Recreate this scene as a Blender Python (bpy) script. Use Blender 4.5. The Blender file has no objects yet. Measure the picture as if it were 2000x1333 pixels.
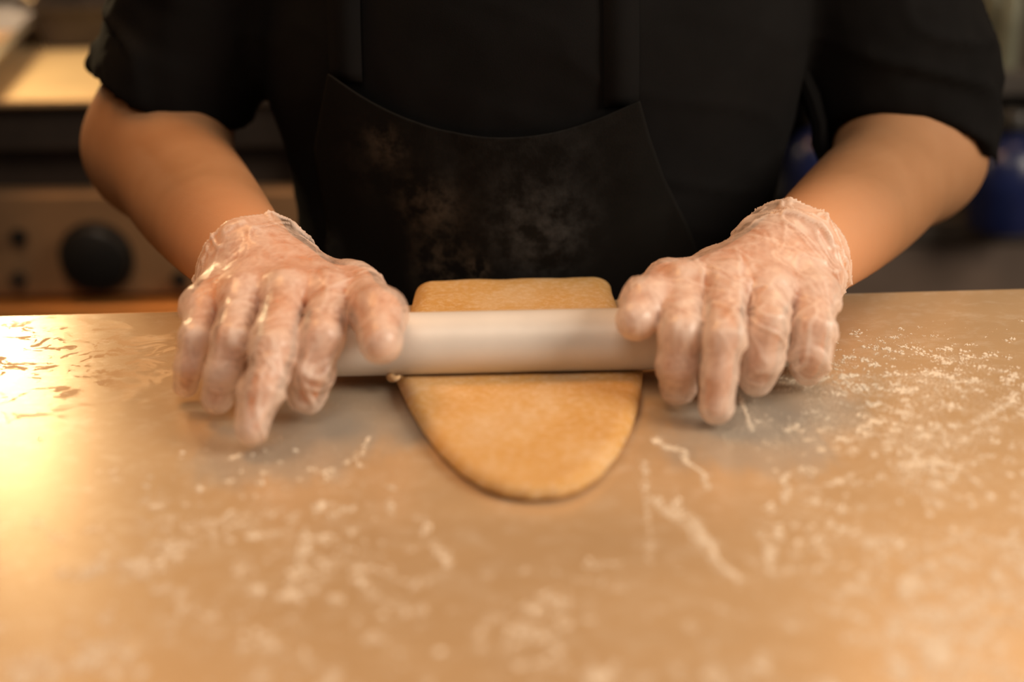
import bpy, math, random
import numpy as np
from mathutils import Vector, Matrix, Euler

random.seed(7); rng = np.random.default_rng(7)
scene = bpy.context.scene
C = scene.collection

# ------------------------------------------------------------------ camera
PITCH, ROLL, CAM_H, FPX = math.radians(22), math.radians(-0.8), 0.300, 2000 * 50 / 36
cam_data = bpy.data.cameras.new('camera')
cam = bpy.data.objects.new('camera', cam_data); C.objects.link(cam)
cam_data.lens, cam_data.sensor_width = 50, 36
cam_data.clip_start = 0.01
cam.location = (0, 0, CAM_H)
CAM_R = Euler((math.radians(90) - PITCH, 0, 0)).to_matrix() @ Matrix.Rotation(ROLL, 3, 'Z')
cam.rotation_euler = CAM_R.to_euler()
cam_data.dof.use_dof = True
cam_data.dof.focus_distance = 0.80
cam_data.dof.aperture_fstop = 2.6
cam_data.dof.aperture_blades = 9
scene.camera = cam

# ------------------------------------------------------------------ world, lights, exposure
world = bpy.data.worlds.new('kitchen_ambient'); scene.world = world
world.use_nodes = True
world.node_tree.nodes['Background'].inputs[0].default_value = (0.85, 0.92, 1.0, 1)
world.node_tree.nodes['Background'].inputs[1].default_value = 0.045

def area(name, loc, target, size, power, col, size_y=None, spread=180):
    d = bpy.data.lights.new(name, 'AREA'); d.energy = power; d.color = col
    d.size = size
    if size_y: d.shape = 'RECTANGLE'; d.size_y = size_y
    d.spread = math.radians(spread)
    o = bpy.data.objects.new(name, d); C.objects.link(o)
    o.location = loc
    o.rotation_euler = (Vector(target) - Vector(loc)).to_track_quat('-Z', 'Y').to_euler()
    return o

area('window_daylight', (1.55, 0.15, 0.95), (0.1, 0.75, 0.0), 0.9, 33, (1.0, 0.85, 0.68), 0.9)
area('ceiling_lamp_over_stove', (-0.55, 1.15, 1.35), (-0.15, 0.65, 0.0), 0.5, 11, (1.0, 0.50, 0.18), 0.5)
area('ceiling_lamp_over_shelf', (0.75, 1.75, 1.25), (0.1, 0.5, 0.0), 0.5, 4, (1.0, 0.62, 0.32), 0.5)
area('ceiling_lamp_over_table', (-0.2, -0.1, 1.5), (0.0, 0.7, 0.0), 0.8, 9, (1.0, 0.82, 0.64), 0.8)
area('hood_lamp', (-0.62, 1.58, 0.318), (-0.38, 1.0, 0.0), 0.10, 2.6, (1.0, 0.74, 0.40), 0.12)

scene.view_settings.view_transform = 'Standard'
scene.view_settings.look = 'None'
scene.view_settings.gamma = 1
scene.view_settings.use_curve_mapping = False
scene.view_settings.exposure = 0.0

# ------------------------------------------------------------------ helpers
def ray(px, py):
    return CAM_R @ Vector(((px - 1000) / FPX, -(py - 666.5) / FPX, -1.0))
def U(px, py, z=None, y=None):
    """world point seen at a pixel of the 2000x1333 photograph, at a known height or depth"""
    d = ray(px, py)
    t = (z - CAM_H) / d.z if z is not None else y / d.y
    return np.array([d.x * t, d.y * t, CAM_H + d.z * t])

def link_mesh(name, verts, faces, mat=None, parent=None, smooth=True):
    me = bpy.data.meshes.new(name)
    me.from_pydata([tuple(map(float, v)) for v in verts], [], [tuple(map(int, f)) for f in faces])
    me.update()
    if smooth: me.polygons.foreach_set('use_smooth', [True] * len(me.polygons))
    if mat: me.materials.append(mat)
    o = bpy.data.objects.new(name, me); C.objects.link(o)
    if parent: o.parent = parent
    return o
def tag(o, label=None, cat=None, group=None, kind=None):
    if label: o['label'] = label
    if cat: o['category'] = cat
    if group: o['group'] = group
    if kind: o['kind'] = kind
    return o
def empty(name, loc=(0, 0, 0), rz=0.0):
    o = bpy.data.objects.new(name, None); C.objects.link(o)
    o.location = loc; o.rotation_euler.z = rz; o.empty_display_size = 0.05
    return o

class MB:
    """collects simple shapes into one mesh"""
    def __init__(s): s.v = []; s.f = []
    def add(s, vs, fs):
        n = len(s.v); s.v += [tuple(v) for v in vs]; s.f += [tuple(i + n for i in f) for f in fs]; return s
    def box(s, lo, hi, b=0.0):
        (x0, y0, z0), (x1, y1, z1) = lo, hi
        if b <= 0:
            vs = [(x, y, z) for z in (z0, z1) for y in (y0, y1) for x in (x0, x1)]
            return s.add(vs, [(0, 2, 3, 1), (4, 5, 7, 6), (0, 1, 5, 4), (2, 6, 7, 3), (0, 4, 6, 2), (1, 3, 7, 5)])
        vs = []                                   # chamfered box: 24 vertices
        for sz in (0, 1):
            for sy in (0, 1):
                for sx in (0, 1):
                    c = ((x0, x1)[sx], (y0, y1)[sy], (z0, z1)[sz]); d = (1 - 2 * sx, 1 - 2 * sy, 1 - 2 * sz)
                    for k in range(3):
                        vs.append(tuple(c[i] + (0 if i == k else d[i] * b) for i in range(3)))
        idx = lambda sx, sy, sz, k: (sx + 2 * sy + 4 * sz) * 3 + k
        fs = []
        for k in range(3):
            a, c = [(1, 2), (0, 2), (0, 1)][k]
            for sd in (0, 1):
                q = []
                for (p, r) in ((0, 0), (1, 0), (1, 1), (0, 1)):
                    t = [0, 0, 0]; t[k] = sd; t[a] = p; t[c] = r; q.append(idx(*t, k))
                fs.append(tuple(q))
        for a in range(3):                        # edges along axis a
            k, l = [i for i in range(3) if i != a]
            for p in (0, 1):
                for r in (0, 1):
                    t0 = [0, 0, 0]; t0[k] = p; t0[l] = r; t1 = list(t0); t1[a] = 1
                    fs.append((idx(*t0, k), idx(*t1, k), idx(*t1, l), idx(*t0, l)))
        for sz in (0, 1):
            for sy in (0, 1):
                for sx in (0, 1):
                    fs.append((idx(sx, sy, sz, 0), idx(sx, sy, sz, 1), idx(sx, sy, sz, 2)))
        return s.add(vs, fs)
    def lathe(s, prof, axis_o, axis_d, seg=32):
        """profile of (radius, distance along axis), closed at both ends when the radius is 0"""
        d = Vector(axis_d).normalized(); o = Vector(axis_o)
        u = d.orthogonal().normalized(); w = d.cross(u)
        vs = []; fs = []
        for (r, h) in prof:
            for k in range(seg):
                a = 2 * math.pi * k / seg
                vs.append(tuple(o + d * h + (u * math.cos(a) + w * math.sin(a)) * r))
        for j in range(len(prof) - 1):
            for k in range(seg):
                k2 = (k + 1) % seg
                fs.append((j * seg + k, j * seg + k2, (j + 1) * seg + k2, (j + 1) * seg + k))
        return s.add(vs, fs)
    def tube(s, pts, r, seg=10):
        pts = [Vector(p) for p in pts]; n = len(pts)
        rs = r if isinstance(r, (list, tuple)) else [r] * n
        vs = []; fs = []; u = None
        for i, p in enumerate(pts):
            t = (pts[min(i + 1, n - 1)] - pts[max(i - 1, 0)]).normalized()
            u = t.orthogonal().normalized() if u is None else (u - t * u.dot(t)).normalized()
            w = t.cross(u)
            for k in range(seg):
                a = 2 * math.pi * k / seg
                vs.append(tuple(p + (u * math.cos(a) + w * math.sin(a)) * rs[i]))
        for j in range(n - 1):
            for k in range(seg):
                k2 = (k + 1) % seg
                fs.append((j * seg + k, j * seg + k2, (j + 1) * seg + k2, (j + 1) * seg + k))
        fs.append(tuple(range(seg))[::-1]); fs.append(tuple((n - 1) * seg + k for k in range(seg)))
        return s.add(vs, fs)
    def build(s, name, mat, parent=None, smooth=False, fix=True):
        o = link_mesh(name, s.v, s.f, mat, parent, smooth)
        if fix:
            import bmesh
            bm = bmesh.new(); bm.from_mesh(o.data)
            bmesh.ops.recalc_face_normals(bm, faces=bm.faces); bm.to_mesh(o.data); bm.free()
        if smooth:
            o.data.set_sharp_from_angle(angle=math.radians(40))
        return o

# ---- vectorised value noise
_tab = np.random.default_rng(3).random(4096).astype(np.float32)
def _h(i, j, k):
    n = (i * 374761393 + j * 668265263 + k * 2147483647 + (i ^ (j << 3) ^ (k << 7)) * 1274126177)
    n = (n ^ (n >> 13)) * 1103515245
    return _tab[(n ^ (n >> 16)) & 4095]
def vnoise(P):
    """-1..1 smooth value noise of an (n,3) array"""
    Pf = np.floor(P); I = Pf.astype(np.int64); F = P - Pf; F = F * F * F * (F * (F * 6 - 15) + 10)
    i, j, k = I.T; fx, fy, fz = F.T
    def L(a, b, t): return a + (b - a) * t
    v = L(L(L(_h(i, j, k), _h(i+1, j, k), fx), L(_h(i, j+1, k), _h(i+1, j+1, k), fx), fy),
          L(L(_h(i, j, k+1), _h(i+1, j, k+1), fx), L(_h(i, j+1, k+1), _h(i+1, j+1, k+1), fx), fy), fz)
    return v * 2 - 1
def fbm(P, n=3):
    s = 0; a = 1.0
    for q in range(n): s = s + a * vnoise(P * 2 ** q + 17.3 * q); a *= 0.5
    return s
def ridge(P, sharp=1.0):
    return (1 - np.abs(vnoise(P))) ** sharp

# ---- signed distance pieces (all take an (n,3) array)
def seg(P, a, b, ra, rb):
    a = np.asarray(a, float); ab = np.asarray(b, float) - a
    t = np.clip(((P - a) @ ab) / (ab @ ab), 0, 1)
    return np.linalg.norm(P - a - t[:, None] * ab, axis=1) - (ra + t * (rb - ra))
def ell(P, c, r):
    r = np.asarray(r, float); q = (P - np.asarray(c, float)) / r
    k0 = np.linalg.norm(q, axis=1); k1 = np.linalg.norm(q / r, axis=1)
    return k0 * (k0 - 1) / np.maximum(k1, 1e-6)
def smin(a, b, k):
    h = np.clip(0.5 + 0.5 * (b - a) / k, 0, 1)
    return b + (a - b) * h - k * h * (1 - h)
def chain(P, pts, rs, k=0.004):
    d = None
    for i in range(len(pts) - 1):
        e = seg(P, pts[i], pts[i+1], rs[i], rs[i+1])
        d = e if d is None else smin(d, e, k)
    return d

def surface(fn, lo, hi, h, K=6):
    """naive surface nets of fn over a box; evaluated sparsely near the surface"""
    lo = np.asarray(lo, float); hi = np.asarray(hi, float)
    nb = np.ceil((hi - lo) / (h * K)).astype(int); n = nb * K
    ax = [lo[i] + h * (K * np.arange(nb[i]) + (K - 1) / 2) for i in range(3)]
    G = np.stack(np.meshgrid(*ax, indexing='ij'), -1).reshape(-1, 3)
    dc = fn(G).astype(np.float32).reshape(nb)
    V = dc.repeat(K, 0).repeat(K, 1).repeat(K, 2)
    act = np.argwhere(np.abs(dc) < h * K * 1.5)
    off = np.stack(np.meshgrid(*[np.arange(K)] * 3, indexing='ij'), -1).reshape(-1, 3)
    for s0 in range(0, len(act), 2000):
        I = (act[s0:s0+2000, None, :] * K + off[None]).reshape(-1, 3)
        V[I[:, 0], I[:, 1], I[:, 2]] = fn(lo + h * I)
    S = V < 0
    cnt = np.zeros(n - 1, np.uint8)
    for dx in (0, 1):
        for dy in (0, 1):
            for dz in (0, 1):
                cnt += S[dx:n[0]-1+dx, dy:n[1]-1+dy, dz:n[2]-1+dz]
    cells = np.argwhere((cnt > 0) & (cnt < 8))
    idx = np.full(n - 1, -1, np.int32); idx[tuple(cells.T)] = np.arange(len(cells))
    cor = np.array([(x, y, z) for x in (0, 1) for y in (0, 1) for z in (0, 1)])
    vals = np.stack([V[tuple((cells + c).T)] for c in cor], 1)
    acc = np.zeros((len(cells), 3)); num = np.zeros(len(cells))
    for a in range(8):
        for b in range(a + 1, 8):
            if np.abs(cor[a] - cor[b]).sum() != 1: continue
            va, vb = vals[:, a], vals[:, b]; m = (va < 0) != (vb < 0)
            t = np.where(m, va / np.where(m, va - vb, 1), 0)
            acc += np.where(m[:, None], cor[a] + t[:, None] * (cor[b] - cor[a]), 0); num += m
    verts = lo + h * (cells + acc / num[:, None])
    faces = []
    for ax_ in range(3):
        u, w = [(1, 2), (2, 0), (0, 1)][ax_]
        A = [slice(None)] * 3; B = [slice(None)] * 3
        A[ax_] = slice(0, -1); B[ax_] = slice(1, None)
        sa, sb = S[tuple(A)], S[tuple(B)]
        e = np.argwhere(sa != sb)
        e = e[(e[:, u] > 0) & (e[:, w] > 0) & (e[:, u] < n[u] - 1) & (e[:, w] < n[w] - 1)]
        ins = sa[tuple(e.T)]
        du = np.zeros(3, int); du[u] = 1; dw = np.zeros(3, int); dw[w] = 1
        q = np.stack([idx[tuple((e - o).T)] for o in (du + dw, dw, 0 * du, du)], 1)
        q[~ins] = q[~ins][:, ::-1]
        faces.append(q)
    return verts, np.concatenate(faces)

def vnormals(v, f):
    a, b, c, d = (v[f[:, i]] for i in range(4))
    fn = np.cross(c - a, d - b)
    N = np.zeros_like(v)
    for i in range(4): np.add.at(N, f[:, i], fn)
    return N / np.maximum(np.linalg.norm(N, axis=1, keepdims=True), 1e-12)
def fast_mesh(name, v, f, mat, parent=None):
    me = bpy.data.meshes.new(name)
    v = np.asarray(v, np.float32); f = np.asarray(f, np.int32); k = f.shape[1]
    me.vertices.add(len(v)); me.vertices.foreach_set('co', v.ravel())
    me.loops.add(f.size); me.loops.foreach_set('vertex_index', f.ravel())
    me.polygons.add(len(f)); me.polygons.foreach_set('loop_start', np.arange(0, f.size, k, dtype=np.int32))
    me.polygons.foreach_set('use_smooth', np.ones(len(f), bool))
    me.update(calc_edges=True); me.validate()
    if mat: me.materials.append(mat)
    o = bpy.data.objects.new(name, me); C.objects.link(o)
    if parent: o.parent = parent
    return o

# ------------------------------------------------------------------ materials
FLOOR_Z = -0.90
def new_mat(name):
    m = bpy.data.materials.new(name); m.use_nodes = True
    nt = m.node_tree; b = nt.nodes['Principled BSDF']
    return m, nt, b
def node(nt, typ, **kw):
    n = nt.nodes.new(typ)
    for k, v in kw.items():
        if k.startswith('i_'):
            key = k[2:]; n.inputs[int(key) if key.isdigit() else key.replace('_', ' ')].default_value = v
        else: setattr(n, k, v)
    return n
def noise(nt, scale, detail=3, rough=0.55, vec=None, dist=0.0):
    n = node(nt, 'ShaderNodeTexNoise'); n.inputs['Scale'].default_value = scale
    n.inputs['Detail'].default_value = detail; n.inputs['Roughness'].default_value = rough
    n.inputs['Distortion'].default_value = dist
    if vec is not None: nt.links.new(vec, n.inputs['Vector'])
    return n
def ramp(nt, src, stops):
    r = node(nt, 'ShaderNodeValToRGB'); cr = r.color_ramp
    while len(cr.elements) < len(stops): cr.elements.new(0.5)
    for e, (p, c) in zip(cr.elements, stops):
        e.position = p; e.color = c if len(c) == 4 else (*c, 1)
    nt.links.new(src, r.inputs[0]); return r
def g(v): return (v, v, v, 1)
def coords(nt, scale=(1, 1, 1), rot=(0, 0, 0)):
    tc = node(nt, 'ShaderNodeTexCoord'); mp = node(nt, 'ShaderNodeMapping')
    mp.inputs['Scale'].default_value = scale; mp.inputs['Rotation'].default_value = rot
    nt.links.new(tc.outputs['Object'], mp.inputs['Vector']); return mp.outputs['Vector']
def bump(nt, b, h, strength, dist):
    n = node(nt, 'ShaderNodeBump'); n.inputs['Strength'].default_value = strength; n.inputs['Distance'].default_value = dist
    nt.links.new(h, n.inputs['Height']); nt.links.new(n.outputs[0], b.inputs['Normal']); return n

def simple(name, col, rough=0.5, metal=0.0, var=0.08, scale=30, bump_s=0.0):
    m, nt, b = new_mat(name)
    v = coords(nt); n = noise(nt, scale, 4, vec=v)
    lo = tuple(max(0, c * (1 - var * 2)) for c in col); hi = tuple(min(1, c * (1 + var * 2)) for c in col)
    r = ramp(nt, n.outputs[0], [(0.3, lo), (0.7, hi)])
    nt.links.new(r.outputs[0], b.inputs['Base Color'])
    b.inputs['Roughness'].default_value = rough; b.inputs['Metallic'].default_value = metal
    if bump_s: bump(nt, b, n.outputs[0], bump_s, 0.002)
    return m

def mat_skin():
    m, nt, b = new_mat('skin')
    v = coords(nt)
    n = noise(nt, 22, 4, vec=v)
    r = ramp(nt, n.outputs[0], [(0.3, (0.34, 0.165, 0.075)), (0.7, (0.39, 0.200, 0.098))])
    # hands are pinker and paler than the forearms
    tc = node(nt, 'ShaderNodeTexCoord'); sx = node(nt, 'ShaderNodeSeparateXYZ'); nt.links.new(tc.outputs['Object'], sx.inputs[0])
    mr = node(nt, 'ShaderNodeMapRange'); mr.inputs[1].default_value = 0.82; mr.inputs[2].default_value = 0.74
    nt.links.new(sx.outputs['Y'], mr.inputs[0])
    mh = node(nt, 'ShaderNodeMix', data_type='RGBA'); mh.inputs[7].default_value = (0.70, 0.335, 0.17, 1)
    nt.links.new(mr.outputs[0], mh.inputs[0]); nt.links.new(r.outputs[0], mh.inputs[6])
    nt.links.new(mh.outputs[2], b.inputs['Base Color'])
    b.inputs['Roughness'].default_value = 0.58; b.inputs['Specular IOR Level'].default_value = 0.3
    b.inputs['Subsurface Weight'].default_value = 0.12
    b.inputs['Subsurface Radius'].default_value = (0.012, 0.005, 0.003)
    b.inputs['Subsurface Scale'].default_value = 0.4
    f = noise(nt, 900, 2, vec=v); bump(nt, b, f.outputs[0], 0.12, 0.0006)
    return m

def mat_glove(name, floury):
    """thin translucent food-service plastic, whiter where it creases or carries flour"""
    m, nt, b = new_mat(name)
    out = nt.nodes['Material Output']
    v = coords(nt)
    n1 = noise(nt, 55, 5, 0.6, v, 0.6)
    n2 = noise(nt, 160, 3, 0.6, v)
    mx = node(nt, 'ShaderNodeMath', operation='MULTIPLY_ADD'); mx.inputs[1].default_value = 0.3
    nt.links.new(n2.outputs[0], mx.inputs[0]); nt.links.new(n1.outputs[0], mx.inputs[2])
    geo = node(nt, 'ShaderNodeNewGeometry')
    pt = ramp(nt, geo.outputs['Pointiness'], [(0.47, g(0)), (0.56, g(1))])
    sm_ = node(nt, 'ShaderNodeMath', operation='MULTIPLY_ADD'); sm_.inputs[1].default_value = 0.55
    nt.links.new(pt.outputs[0], sm_.inputs[0]); nt.links.new(mx.outputs[0], sm_.inputs[2])
    fac = ramp(nt, sm_.outputs[0], [(0.55, g(0.12 + floury)), (1.20, g(0.80 + floury * 0.5))])
    b.inputs['Base Color'].default_value = (0.98, 0.82, 0.71, 1)
    b.inputs['Roughness'].default_value = 0.28
    b.inputs['Specular IOR Level'].default_value = 0.6
    bump(nt, b, n2.outputs[0], 0.25, 0.0012)
    tr = node(nt, 'ShaderNodeBsdfTransparent'); tr.inputs[0].default_value = (1, 0.97, 0.94, 1)
    tl = node(nt, 'ShaderNodeBsdfTranslucent'); tl.inputs[0].default_value = (0.95, 0.82, 0.70, 1)
    mixb = node(nt, 'ShaderNodeMixShader'); mixb.inputs[0].default_value = 0.25
    nt.links.new(b.outputs[0], mixb.inputs[1]); nt.links.new(tl.outputs[0], mixb.inputs[2])
    mix = node(nt, 'ShaderNodeMixShader')
    nt.links.new(fac.outputs[0], mix.inputs[0]); nt.links.new(tr.outputs[0], mix.inputs[1])
    nt.links.new(mixb.outputs[0], mix.inputs[2]); nt.links.new(mix.outputs[0], out.inputs[0])
    return m

def mat_cloth(name, col, weave=1500, rough=0.9, smudges=()):
    m, nt, b = new_mat(name)
    v = coords(nt)
    n = noise(nt, 12, 4, vec=v)
    r = ramp(nt, n.outputs[0], [(0.3, tuple(c * 0.75 for c in col)), (0.7, tuple(c * 1.25 for c in col))])
    last = r.outputs[0]
    if smudges:
        tc = node(nt, 'ShaderNodeTexCoord')
        for (p, rad, amt, c) in smudges:
            d = node(nt, 'ShaderNodeVectorMath', operation='DISTANCE'); d.inputs[1].default_value = tuple(p)
            nt.links.new(tc.outputs['Object'], d.inputs[0])
            mr = node(nt, 'ShaderNodeMapRange'); mr.inputs[1].default_value = rad; mr.inputs[2].default_value = 0
            mr.inputs[3].default_value = 0; mr.inputs[4].default_value = 1; mr.interpolation_type = 'SMOOTHSTEP'
            nt.links.new(d.outputs['Value'], mr.inputs[0])
            nn = noise(nt, 70, 6, 0.7, v); nr = ramp(nt, nn.outputs[0], [(0.42, g(0)), (0.68, g(1))])
            ml = node(nt, 'ShaderNodeMath', operation='MULTIPLY'); nt.links.new(mr.outputs[0], ml.inputs[0]); nt.links.new(nr.outputs[0], ml.inputs[1])
            m2 = node(nt, 'ShaderNodeMath', operation='MULTIPLY'); m2.inputs[1].default_value = amt; nt.links.new(ml.outputs[0], m2.inputs[0])
            mc = node(nt, 'ShaderNodeMix', data_type='RGBA'); mc.inputs[7].default_value = (*c, 1)
            nt.links.new(m2.outputs[0], mc.inputs[0]); nt.links.new(last, mc.inputs[6]); last = mc.outputs[2]
    nt.links.new(last, b.inputs['Base Color'])
    b.inputs['Roughness'].default_value = rough; b.inputs['Specular IOR Level'].default_value = 0.08
    b.inputs['Sheen Weight'].default_value = 0.0
    w = noise(nt, weave, 2, vec=v); bump(nt, b, w.outputs[0], 0.25, 0.0008)
    return m

def mat_table():
    """brushed stainless steel under a film of dried flour water"""
    m, nt, b = new_mat('floury_brushed_steel')
    v = coords(nt)
    brush = noise(nt, 1.0, 4, 0.6, coords(nt, (18, 900, 900), (0, 0, 0.02)))
    film = noise(nt, 7, 5, 0.6, v, 0.4)
    fr = ramp(nt, film.outputs[0], [(0.30, g(0.25)), (0.70, g(0.60))])
    col = node(nt, 'ShaderNodeMix', data_type='RGBA')
    col.inputs[6].default_value = (0.57, 0.385, 0.213, 1); col.inputs[7].default_value = (0.67, 0.47, 0.273, 1)
    nt.links.new(fr.outputs[0], col.inputs[0])
    du = noise(nt, 85, 7, 0.68, coords(nt, (1, 1.5, 1), (0, 0, .3)), 0.3)          # powdery residue
    dr_ = ramp(nt, du.outputs[0], [(0.50, g(0)), (0.72, g(0.45))])
    cd = node(nt, 'ShaderNodeMix', data_type='RGBA'); cd.inputs[7].default_value = (0.82, 0.70, 0.55, 1)
    nt.links.new(dr_.outputs[0], cd.inputs[0]); nt.links.new(col.outputs[2], cd.inputs[6])
    # cool grey shade and reflection in front of the hands, painted into the colour
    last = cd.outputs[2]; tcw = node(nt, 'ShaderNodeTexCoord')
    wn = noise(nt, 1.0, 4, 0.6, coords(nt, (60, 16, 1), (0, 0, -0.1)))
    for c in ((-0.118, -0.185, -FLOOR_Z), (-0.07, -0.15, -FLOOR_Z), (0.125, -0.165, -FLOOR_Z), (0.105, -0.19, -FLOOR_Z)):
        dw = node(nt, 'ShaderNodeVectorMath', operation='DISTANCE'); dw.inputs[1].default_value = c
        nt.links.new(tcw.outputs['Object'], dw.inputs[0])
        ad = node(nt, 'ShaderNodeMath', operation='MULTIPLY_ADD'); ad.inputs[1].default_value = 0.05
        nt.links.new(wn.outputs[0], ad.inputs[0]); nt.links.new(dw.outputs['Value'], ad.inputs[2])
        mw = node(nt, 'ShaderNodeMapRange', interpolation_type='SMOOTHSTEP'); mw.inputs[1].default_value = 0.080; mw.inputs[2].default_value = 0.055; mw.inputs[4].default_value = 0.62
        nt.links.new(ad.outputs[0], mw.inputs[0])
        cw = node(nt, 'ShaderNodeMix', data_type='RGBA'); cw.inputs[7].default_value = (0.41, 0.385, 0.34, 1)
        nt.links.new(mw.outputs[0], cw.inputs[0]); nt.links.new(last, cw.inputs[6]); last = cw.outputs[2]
    nt.links.new(last, b.inputs['Base Color'])
    met = ramp(nt, film.outputs[0], [(0.3, g(0.34)), (0.7, g(0.20))])
    # dried spots, rougher than the steel around them
    sp = noise(nt, 38, 6, 0.7, coords(nt, (1.4, 1.9, 1), (0, 0, 0.35)), 0.8)
    spr = ramp(nt, sp.outputs[0], [(0.545, g(0)), (0.56, g(1))])
    tcx = node(nt, 'ShaderNodeTexCoord'); ds = node(nt, 'ShaderNodeVectorMath', operation='DISTANCE')
    ds.inputs[1].default_value = (-0.265, -0.085, -FLOOR_Z)
    nt.links.new(tcx.outputs['Object'], ds.inputs[0])
    mk = node(nt, 'ShaderNodeMapRange'); mk.inputs[1].default_value = 0.09; mk.inputs[2].default_value = 0.045
    nt.links.new(ds.outputs['Value'], mk.inputs[0])
    ms = node(nt, 'ShaderNodeMath', operation='MULTIPLY'); nt.links.new(spr.outputs[0], ms.inputs[0]); nt.links.new(mk.outputs[0], ms.inputs[1])
    rg = node(nt, 'ShaderNodeMix', data_type='FLOAT'); rg.inputs[2].default_value = 0.30; rg.inputs[3].default_value = 0.9
    nt.links.new(ms.outputs[0], rg.inputs[0]); nt.links.new(rg.outputs[0], b.inputs['Roughness'])
    mm = node(nt, 'ShaderNodeMix', data_type='FLOAT'); mm.inputs[3].default_value = 0.0
    nt.links.new(ms.outputs[0], mm.inputs[0]); nt.links.new(met.outputs[0], mm.inputs[2]); nt.links.new(mm.outputs[0], b.inputs['Metallic'])
    bump(nt, b, brush.outputs[0], 0.12, 0.0006)
    return m

def mat_dough():
    m, nt, b = new_mat('rolled_dough')
    v = coords(nt)
    n = noise(nt, 20, 4, 0.55, v, 0.3); f = noise(nt, 260, 4, 0.7, v)
    r = ramp(nt, n.outputs[0], [(0.30, (0.60, 0.32, 0.085)), (0.52, (0.64, 0.37, 0.125)), (0.70, (0.70, 0.48, 0.26))])
    sp = ramp(nt, f.outputs[0], [(0.45, g(0)), (0.75, g(0.35))])
    mc = node(nt, 'ShaderNodeMix', data_type='RGBA'); mc.inputs[7].default_value = (0.93, 0.80, 0.64, 1)
    nt.links.new(sp.outputs[0], mc.inputs[0]); nt.links.new(r.outputs[0], mc.inputs[6])
    nt.links.new(mc.outputs[2], b.inputs['Base Color'])
    b.inputs['Roughness'].default_value = 0.62
    b.inputs['Subsurface Weight'].default_value = 0.15; b.inputs['Subsurface Radius'].default_value = (0.006, 0.004, 0.002)
    b.inputs['Subsurface Scale'].default_value = 0.5
    bump(nt, b, f.outputs[0], 0.15, 0.0008)
    return m

M = {}
M['skin'] = mat_skin()
M['glove_l'] = mat_glove('clear_glove_plastic', -0.04)
M['glove_r'] = mat_glove('clear_glove_plastic_floured', 0.10)
M['shirt'] = mat_cloth('black_jersey', (0.0065, 0.006, 0.006), 2200)
M['trousers'] = mat_cloth('black_twill', (0.012, 0.012, 0.013), 1400)
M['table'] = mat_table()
M['dough'] = mat_dough()
M['pin'] = simple('white_nylon', (0.76, 0.71, 0.66), 0.36, 0, 0.015, 60)
M['flour'] = simple('wheat_flour', (0.80, 0.69, 0.55), 0.95, 0, 0.03, 200)
M['steel'] = simple('warm_steel', (0.62, 0.55, 0.46), 0.32, 0.9, 0.05, 25)
M['steel_dark'] = simple('dull_steel_panel', (0.36, 0.205, 0.10), 0.5, 0.1, 0.06, 18)
M['worktop'] = simple('scuffed_steel_worktop', (0.72, 0.55, 0.32), 0.42, 0.35, 0.05, 12)
M['black'] = simple('black_plastic', (0.014, 0.013, 0.012), 0.38, 0, 0.1, 40)
M['dark'] = simple('dark_enamel', (0.045, 0.032, 0.024), 0.5, 0.1, 0.15, 20)
M['wall'] = simple('dark_plaster', (0.10, 0.075, 0.055), 0.85, 0, 0.08, 6)
M['floor'] = simple('quarry_floor', (0.10, 0.065, 0.045), 0.6, 0, 0.15, 9)
M['shelf'] = simple('grey_shelf_metal', (0.075, 0.066, 0.058), 0.5, 0.4, 0.08, 20)
M['fascia'] = simple('brown_fascia', (0.13, 0.095, 0.075), 0.55, 0, 0.08, 14)
M['lit_door'] = simple('orange_lit_steel', (0.70, 0.30, 0.08), 0.4, 0.3, 0.06, 14)  # plain door steel; the warm orange light on it is put into the colour
M['blue'] = simple('blue_plastic', (0.008, 0.014, 0.065), 0.30, 0, 0.1, 30)
M['glassy'] = simple('pale_green_plastic', (0.16, 0.165, 0.12), 0.3, 0, 0.1, 30)

# ------------------------------------------------------------------ the setting
EDGE_Y = 0.806; YAW = math.radians(2.1)
FLOOR_Z = -0.90
tag(MB().box((-3, -1.6, FLOOR_Z - 0.1), (3, 2.6, FLOOR_Z)).build('floor', M['floor']), 'dark kitchen floor', None, None, 'structure')
for nm, x0_ in (('wall_left', -2.55), ('wall_right', 2.4)):
    tag(MB().box((x0_, -1.6, FLOOR_Z), (x0_ + .15, 2.448, 1.9)).build(nm, M['wall']), 'dark brown side wall of the kitchen', None, None, 'structure')
tag(MB().box((-3, 2.45, FLOOR_Z), (3, 2.6, 1.9)).build('wall_back', M['wall']), 'dark brown back wall of the kitchen', None, None, 'structure')

# ------------------------------------------------------------------ work table
TX0, TX1, TD = -1.0, 1.05, 0.72
tbl = empty('work_table', (0, EDGE_Y, FLOOR_Z), YAW)
tag(tbl, 'stainless steel work table dusted with flour under the dough', 'table')
tz = -FLOOR_Z
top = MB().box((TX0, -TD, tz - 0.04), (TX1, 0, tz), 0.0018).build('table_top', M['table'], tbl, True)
for (lx, ly) in ((TX0 + .06, -.06), (TX1 - .06, -.06), (TX0 + .06, -TD + .06), (TX1 - .06, -TD + .06)):
    MB().lathe([(0, 0), (.012, 0), (.016, .03), (.02, .035), (.02, tz - .041), (0, tz - .041)], (lx, ly, 0), (0, 0, 1), 16).build('leg', M['steel'], tbl, True)
MB().box((TX0 + .05, -TD + .05, .22), (TX1 - .05, -.05, .25), .003).build('lower_shelf', M['steel'], tbl)
def edge_y(x): return EDGE_Y + x * math.tan(YAW)

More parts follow.
